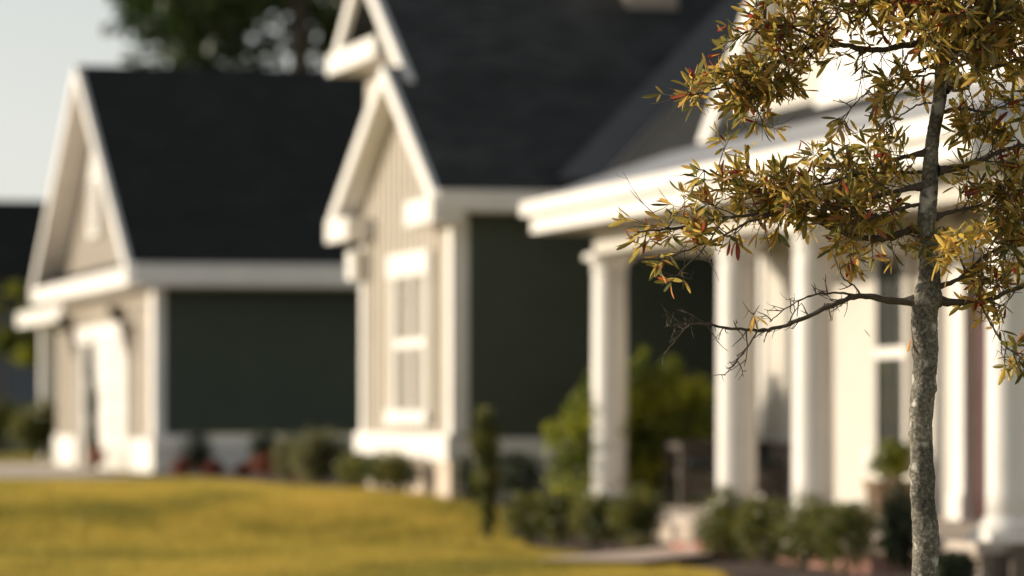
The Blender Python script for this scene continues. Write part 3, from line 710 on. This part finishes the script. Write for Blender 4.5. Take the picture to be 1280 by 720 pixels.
def twig(V, Fc, p, d, L, r0, leaves, depth=0, bare=.0):
    k = 5; P_ = [p]; dd = d.copy()
    for i in range(k):
        dd = (dd + rvec()*.22 + Vector((0,0,.03))).normalized(); P_.append(P_[-1] + dd*(L/k))
    tube(V, Fc, P_, [r0*(1-.6*i/k) for i in range(k+1)], 5)
    tip = P_[-1]
    if leaves > 0:
        if R.random() > bare: whorl(tip, dd, R.randint(2, 5))
        for q in P_[2:-1]:
            if R.random() < leaves*.7: leaf(q, (dd*.5 + rvec()*.8).normalized())
            if R.random() < leaves*.3: leaf(q, (dd*.5 + rvec()*.8).normalized())
    if depth < 2:
        for q in P_[1:-1]:
            if R.random() < (.38 if depth == 0 else .15):
                v = (dd*.7 + rvec()*.9).normalized(); twig(V, Fc, q, v, L*R.uniform(.4,.75), r0*.65, leaves, depth+1, bare)
def limb(pts_, w0, w1, slope=0.0, tw=12, leaves=.6, t0=.2, tl=(.05,.14), bare=.05, up=0.15, name='limb'):
    """pts_ in photo pixels; slope pushes the limb away from (+) or towards (-) the viewer per metre of run"""
    x0, y0 = pts_[0]
    Q = [tp(x, y, slope*math.hypot(x-x0, y-y0)*PX + R.uniform(-.008,.008)) for x, y in pts_]
    C_ = catmull(Q, 7); n = len(C_)
    V, Fc = [], []
    for i in range(1, n-1): C_[i] = C_[i] + rvec()*.0022
    tube(V, Fc, C_, [(w0+(w1-w0)*(i/(n-1))**.8)*PX/2*R.uniform(.9,1.12)*(1+(.9*math.exp(-i*i/9) if w0 >= 6 else 0)) for i in range(n)], 9)
    tw = max(1, round(tw*(.92 if leaves > .4 else 1)))
    for k in range(tw):
        t = t0 + (1-t0)*(k+R.random())/tw; i = min(n-2, int(t*(n-1))); p = C_[i]
        d = (C_[i+1]-C_[i]).normalized(); v = (d*.55 + rvec()*.85 + Vector((0,0,up))).normalized()
        twig(V, Fc, p, v, R.uniform(*tl), R.uniform(.0016,.0026), leaves, 0, bare)
    for k in range(round(tw*.45)):                # bare fine twigs
        i = min(n-2, int((t0 + (1-t0)*R.random())*(n-1))); d = (C_[i+1]-C_[i]).normalized()
        twig(V, Fc, C_[i], (d*.5 + rvec()*.9 - Vector((0,0,.15))).normalized(), R.uniform(tl[0], tl[1]*1.3), .0018, 0)
    if leaves > 0: whorl(C_[-1], (C_[-1]-C_[-2]).normalized(), 5)
    npobj(name, V, Fc, M['twig'], T, smooth_=True)
# lower left limb, almost bare
limb([(1150,377),(1110,375),(1072,370),(1035,384),(1000,400),(960,412),(920,411),(870,405),(832,409)], 9.5, 2, .05, 26, 0, .25, (.03,.11), 1, -.05)
limb([(1078,371),(1045,366),(1010,371),(985,384),(962,402)], 3.5, 1.2, .2, 8, 0, .1, (.03,.07), 1, .2)
limb([(1078,371),(1068,357),(1052,346),(1050,328)], 3, 1.2, -.2, 1, 0, .1, (.02,.04), 1, .2)
limb([(948,412),(930,440),(918,455),(906,470)], 2.6, 1, -.1, 4, 0, .2, (.02,.05), 1, -.2)
limb([(862,405),(845,425),(832,440),(828,452)], 2, .8, .1, 3, 0, .2, (.02,.04), 1, -.2)
for (x, y, dx, dz, n) in ((1050,325,-.3,-.9,6),(1063,330,.5,-.8,4),(945,402,.2,-.6,4),(1079,418,0,-1,1),(1138,428,-.1,-1,3)):
    whorl(tp(x,y), Vector((dx,0,dz)).normalized(), n, None if n < 4 else R.uniform(.6,.95))
for (x, y, dd_) in ((1178,300,-.45),(1192,318,-.5),(1184,332,-.5),(1206,296,-.4),(1228,285,-.35)):
    for q in range(3): whorl(tp(x+R.uniform(-10,10), y+R.uniform(-8,8), dd_), Vector((R.uniform(-.6,.6),R.uniform(-.6,.2),R.uniform(-.8,.1))).normalized(), 4, R.uniform(.45,.82), 1.15)
limb([(1170,330),(1184,322),(1200,306),(1232,286)], 3, 1, -2.2, 6, .3, .2, (.03,.07), .4, 0)
# middle left limb
limb([(1158,288),(1140,287),(1115,296),(1090,298),(1060,293),(1020,276),(990,270),(950,268),(900,273),(850,284),(796,290)], 12, 2, .04, 30, .55, .12, (.05,.12), .1, .12)
limb([(1045,286),(1015,262),(985,247),(950,236),(915,226),(870,210)], 6, 1.6, .15, 22, .75, .1, (.05,.12), 0, .1)
limb([(965,268),(930,280),(895,300),(860,312),(828,330)], 4, 1.2, -.1, 12, .6, .1, (.04,.1), .2, -.1)
limb([(905,272),(880,310),(850,340),(838,352)], 2.6, .9, -.2, 5, .1, .2, (.03,.06), .9, -.3)
limb([(1160,190),(1125,198),(1085,214),(1045,226),(1000,236),(955,232)], 7, 1.8, .3, 20, .75, .1, (.05,.13), 0, .1)
limb([(1156,232),(1115,240),(1070,254),(1030,262),(985,262)], 7, 1.8, -.25, 19, .75, .1, (.05,.12), 0, .1)
limb([(1160,215),(1110,216),(1065,212),(1030,210)], 5, 1.5, .4, 12, .75, .15, (.05,.12), 0, .0)
limb([(1155,255),(1120,262),(1085,275),(1050,280)], 5, 1.5, -.5, 8, .75, .2, (.04,.1), 0, .0)
# upper left limb
limb([(1174,52),(1135,56),(1090,63),(1050,56),(1010,59),(980,72),(940,95),(900,110),(860,119)], 10, 1.8, .05, 34, .75, .15, (.05,.13), 0, .1)
limb([(1035,57),(1000,38),(965,32),(925,42)], 5, 1.4, .1, 16, .8, .15, (.05,.11), 0, .1)
limb([(985,70),(965,90),(945,120),(925,140)], 4, 1.2, -.15, 12, .75, .2, (.04,.1), 0, -.1)
limb([(1010,60),(985,82),(965,104),(950,125)], 3.2, 1, .3, 10, .8, .2, (.04,.1), 0, -.1)
limb([(1168,92),(1135,98),(1100,104),(1078,120),(1060,140),(1045,150)], 3, 1, .1, 6, .12, .3, (.03,.08), .7, .1)
limb([(1180,20),(1140,5),(1100,0),(1060,8),(1035,30)], 7, 1.8, -.25, 20, .8, .1, (.05,.13), 0, .0)
limb([(1184,-40),(1150,-35),(1110,-25),(1070,-15),(1040,-5)], 7, 2, .3, 24, .8, .1, (.05,.13), 0, -.1)
limb([(1172,128),(1145,132),(1120,150),(1105,175)], 3, 1.2, .3, 5, .45, .2, (.04,.1), .1, -.1)
limb([(1176,75),(1150,90),(1128,108),(1115,128)], 3, 1.2, -.4, 5, .45, .2, (.04,.1), .1, -.1)
# right side limbs
limb([(1168,376),(1200,378),(1230,378),(1255,367),(1290,352),(1330,345)], 10, 4, .05, 10, .45, .25, (.05,.12), .3, -.1)
limb([(1168,360),(1195,350),(1215,334),(1240,314),(1265,308),(1310,304)], 6.5, 2.5, -.25, 12, .3, .25, (.05,.12), .4, .0)
limb([(1168,272),(1195,264),(1225,258),(1260,262),(1310,250)], 6, 2.5, .2, 16, .45, .25, (.05,.13), .2, .0)
limb([(1172,213),(1200,209),(1228,199),(1260,186),(1300,178)], 9, 4, -.1, 14, .45, .35, (.05,.13), .1, .0)
limb([(1225,380),(1248,420),(1262,438),(1292,446)], 3, 1.2, 0, 6, .4, .4, (.04,.09), .1, -.1)
limb([(1182,112),(1210,98),(1245,84),(1285,70),(1330,60)], 7, 3, .25, 22, .75, .2, (.05,.13), 0, -.1)
limb([(1180,140),(1205,135),(1235,140),(1265,128),(1310,120)], 5, 2, -.45, 16, .7, .2, (.05,.12), .05, .0)
limb([(1183,60),(1215,40),(1255,24),(1310,10)], 8, 3, -.2, 20, .8, .15, (.05,.13), 0, .0)
limb([(1185,25),(1215,0),(1250,-20),(1310,-30)], 8, 3, .25, 21, .8, .15, (.05,.14), 0, -.2)
limb([(1186,-20),(1225,-10),(1262,5),(1290,30)], 6, 2, .6, 20, .8, .15, (.05,.13), 0, -.1)
limb([(1180,85),(1200,60),(1225,50),(1275,55)], 5, 2, .6, 18, .8, .2, (.05,.13), 0, .0)
limb([(1230,318),(1222,340),(1235,360),(1255,350)], 3, 1, -.6, 8, .5, .1, (.04,.09), .3, -.2)
limb([(1250,190),(1258,220),(1262,255),(1255,290)], 4, 1.4, -.3, 12, .55, .1, (.04,.1), .1, -.1)
limb([(1286,250),(1270,290),(1250,330),(1246,345)], 3, 1, .3, 8, .25, .1, (.04,.1), .5, -.1)
for (y, dx, sl_, n_) in ((98, 14, -3, 7), (70, -16, -3, 9), (45, 18, -2.5, 10), (20, -12, -3, 10), (-5, 15, -2.5, 10), (85, 26, -1.5, 8), (30, -30, -1.5, 9)):
    limb([(1176,y),(1178+dx*.5,y-12),(1180+dx,y-26),(1180+dx*1.8,y-34)], 3.5, 1.2, sl_, n_, .75, .25, (.04,.1), 0, .0)
for k in range(9):                              # limbs above the frame
    a = R.uniform(0, 6.28); y = -60 - 26*k; l = R.uniform(110, 230)*(1-.055*k)
    limb([(1188,y),(1188+l*.5*math.cos(a),y-20),(1188+l*math.cos(a),y-25)], 6-.4*k, 1.5, math.tan(R.uniform(-1.0,1.0)), 12, .7, .15, (.05,.13), 0, .0)
oakleaf = leafmat('golden_oak_leaves', [(0, (.075, .082, .026)), (.3, (.19, .155, .036)), (.5, (.38, .275, .06)), (.8, (.40, .235, .065)), (.88, (.23, .035, .022)), (1, (.12, .022, .016))], .58, .28, .55, 1.8)
npobj('leaves', LV, LF, oakleaf, T, smooth_=True, tint=LT)
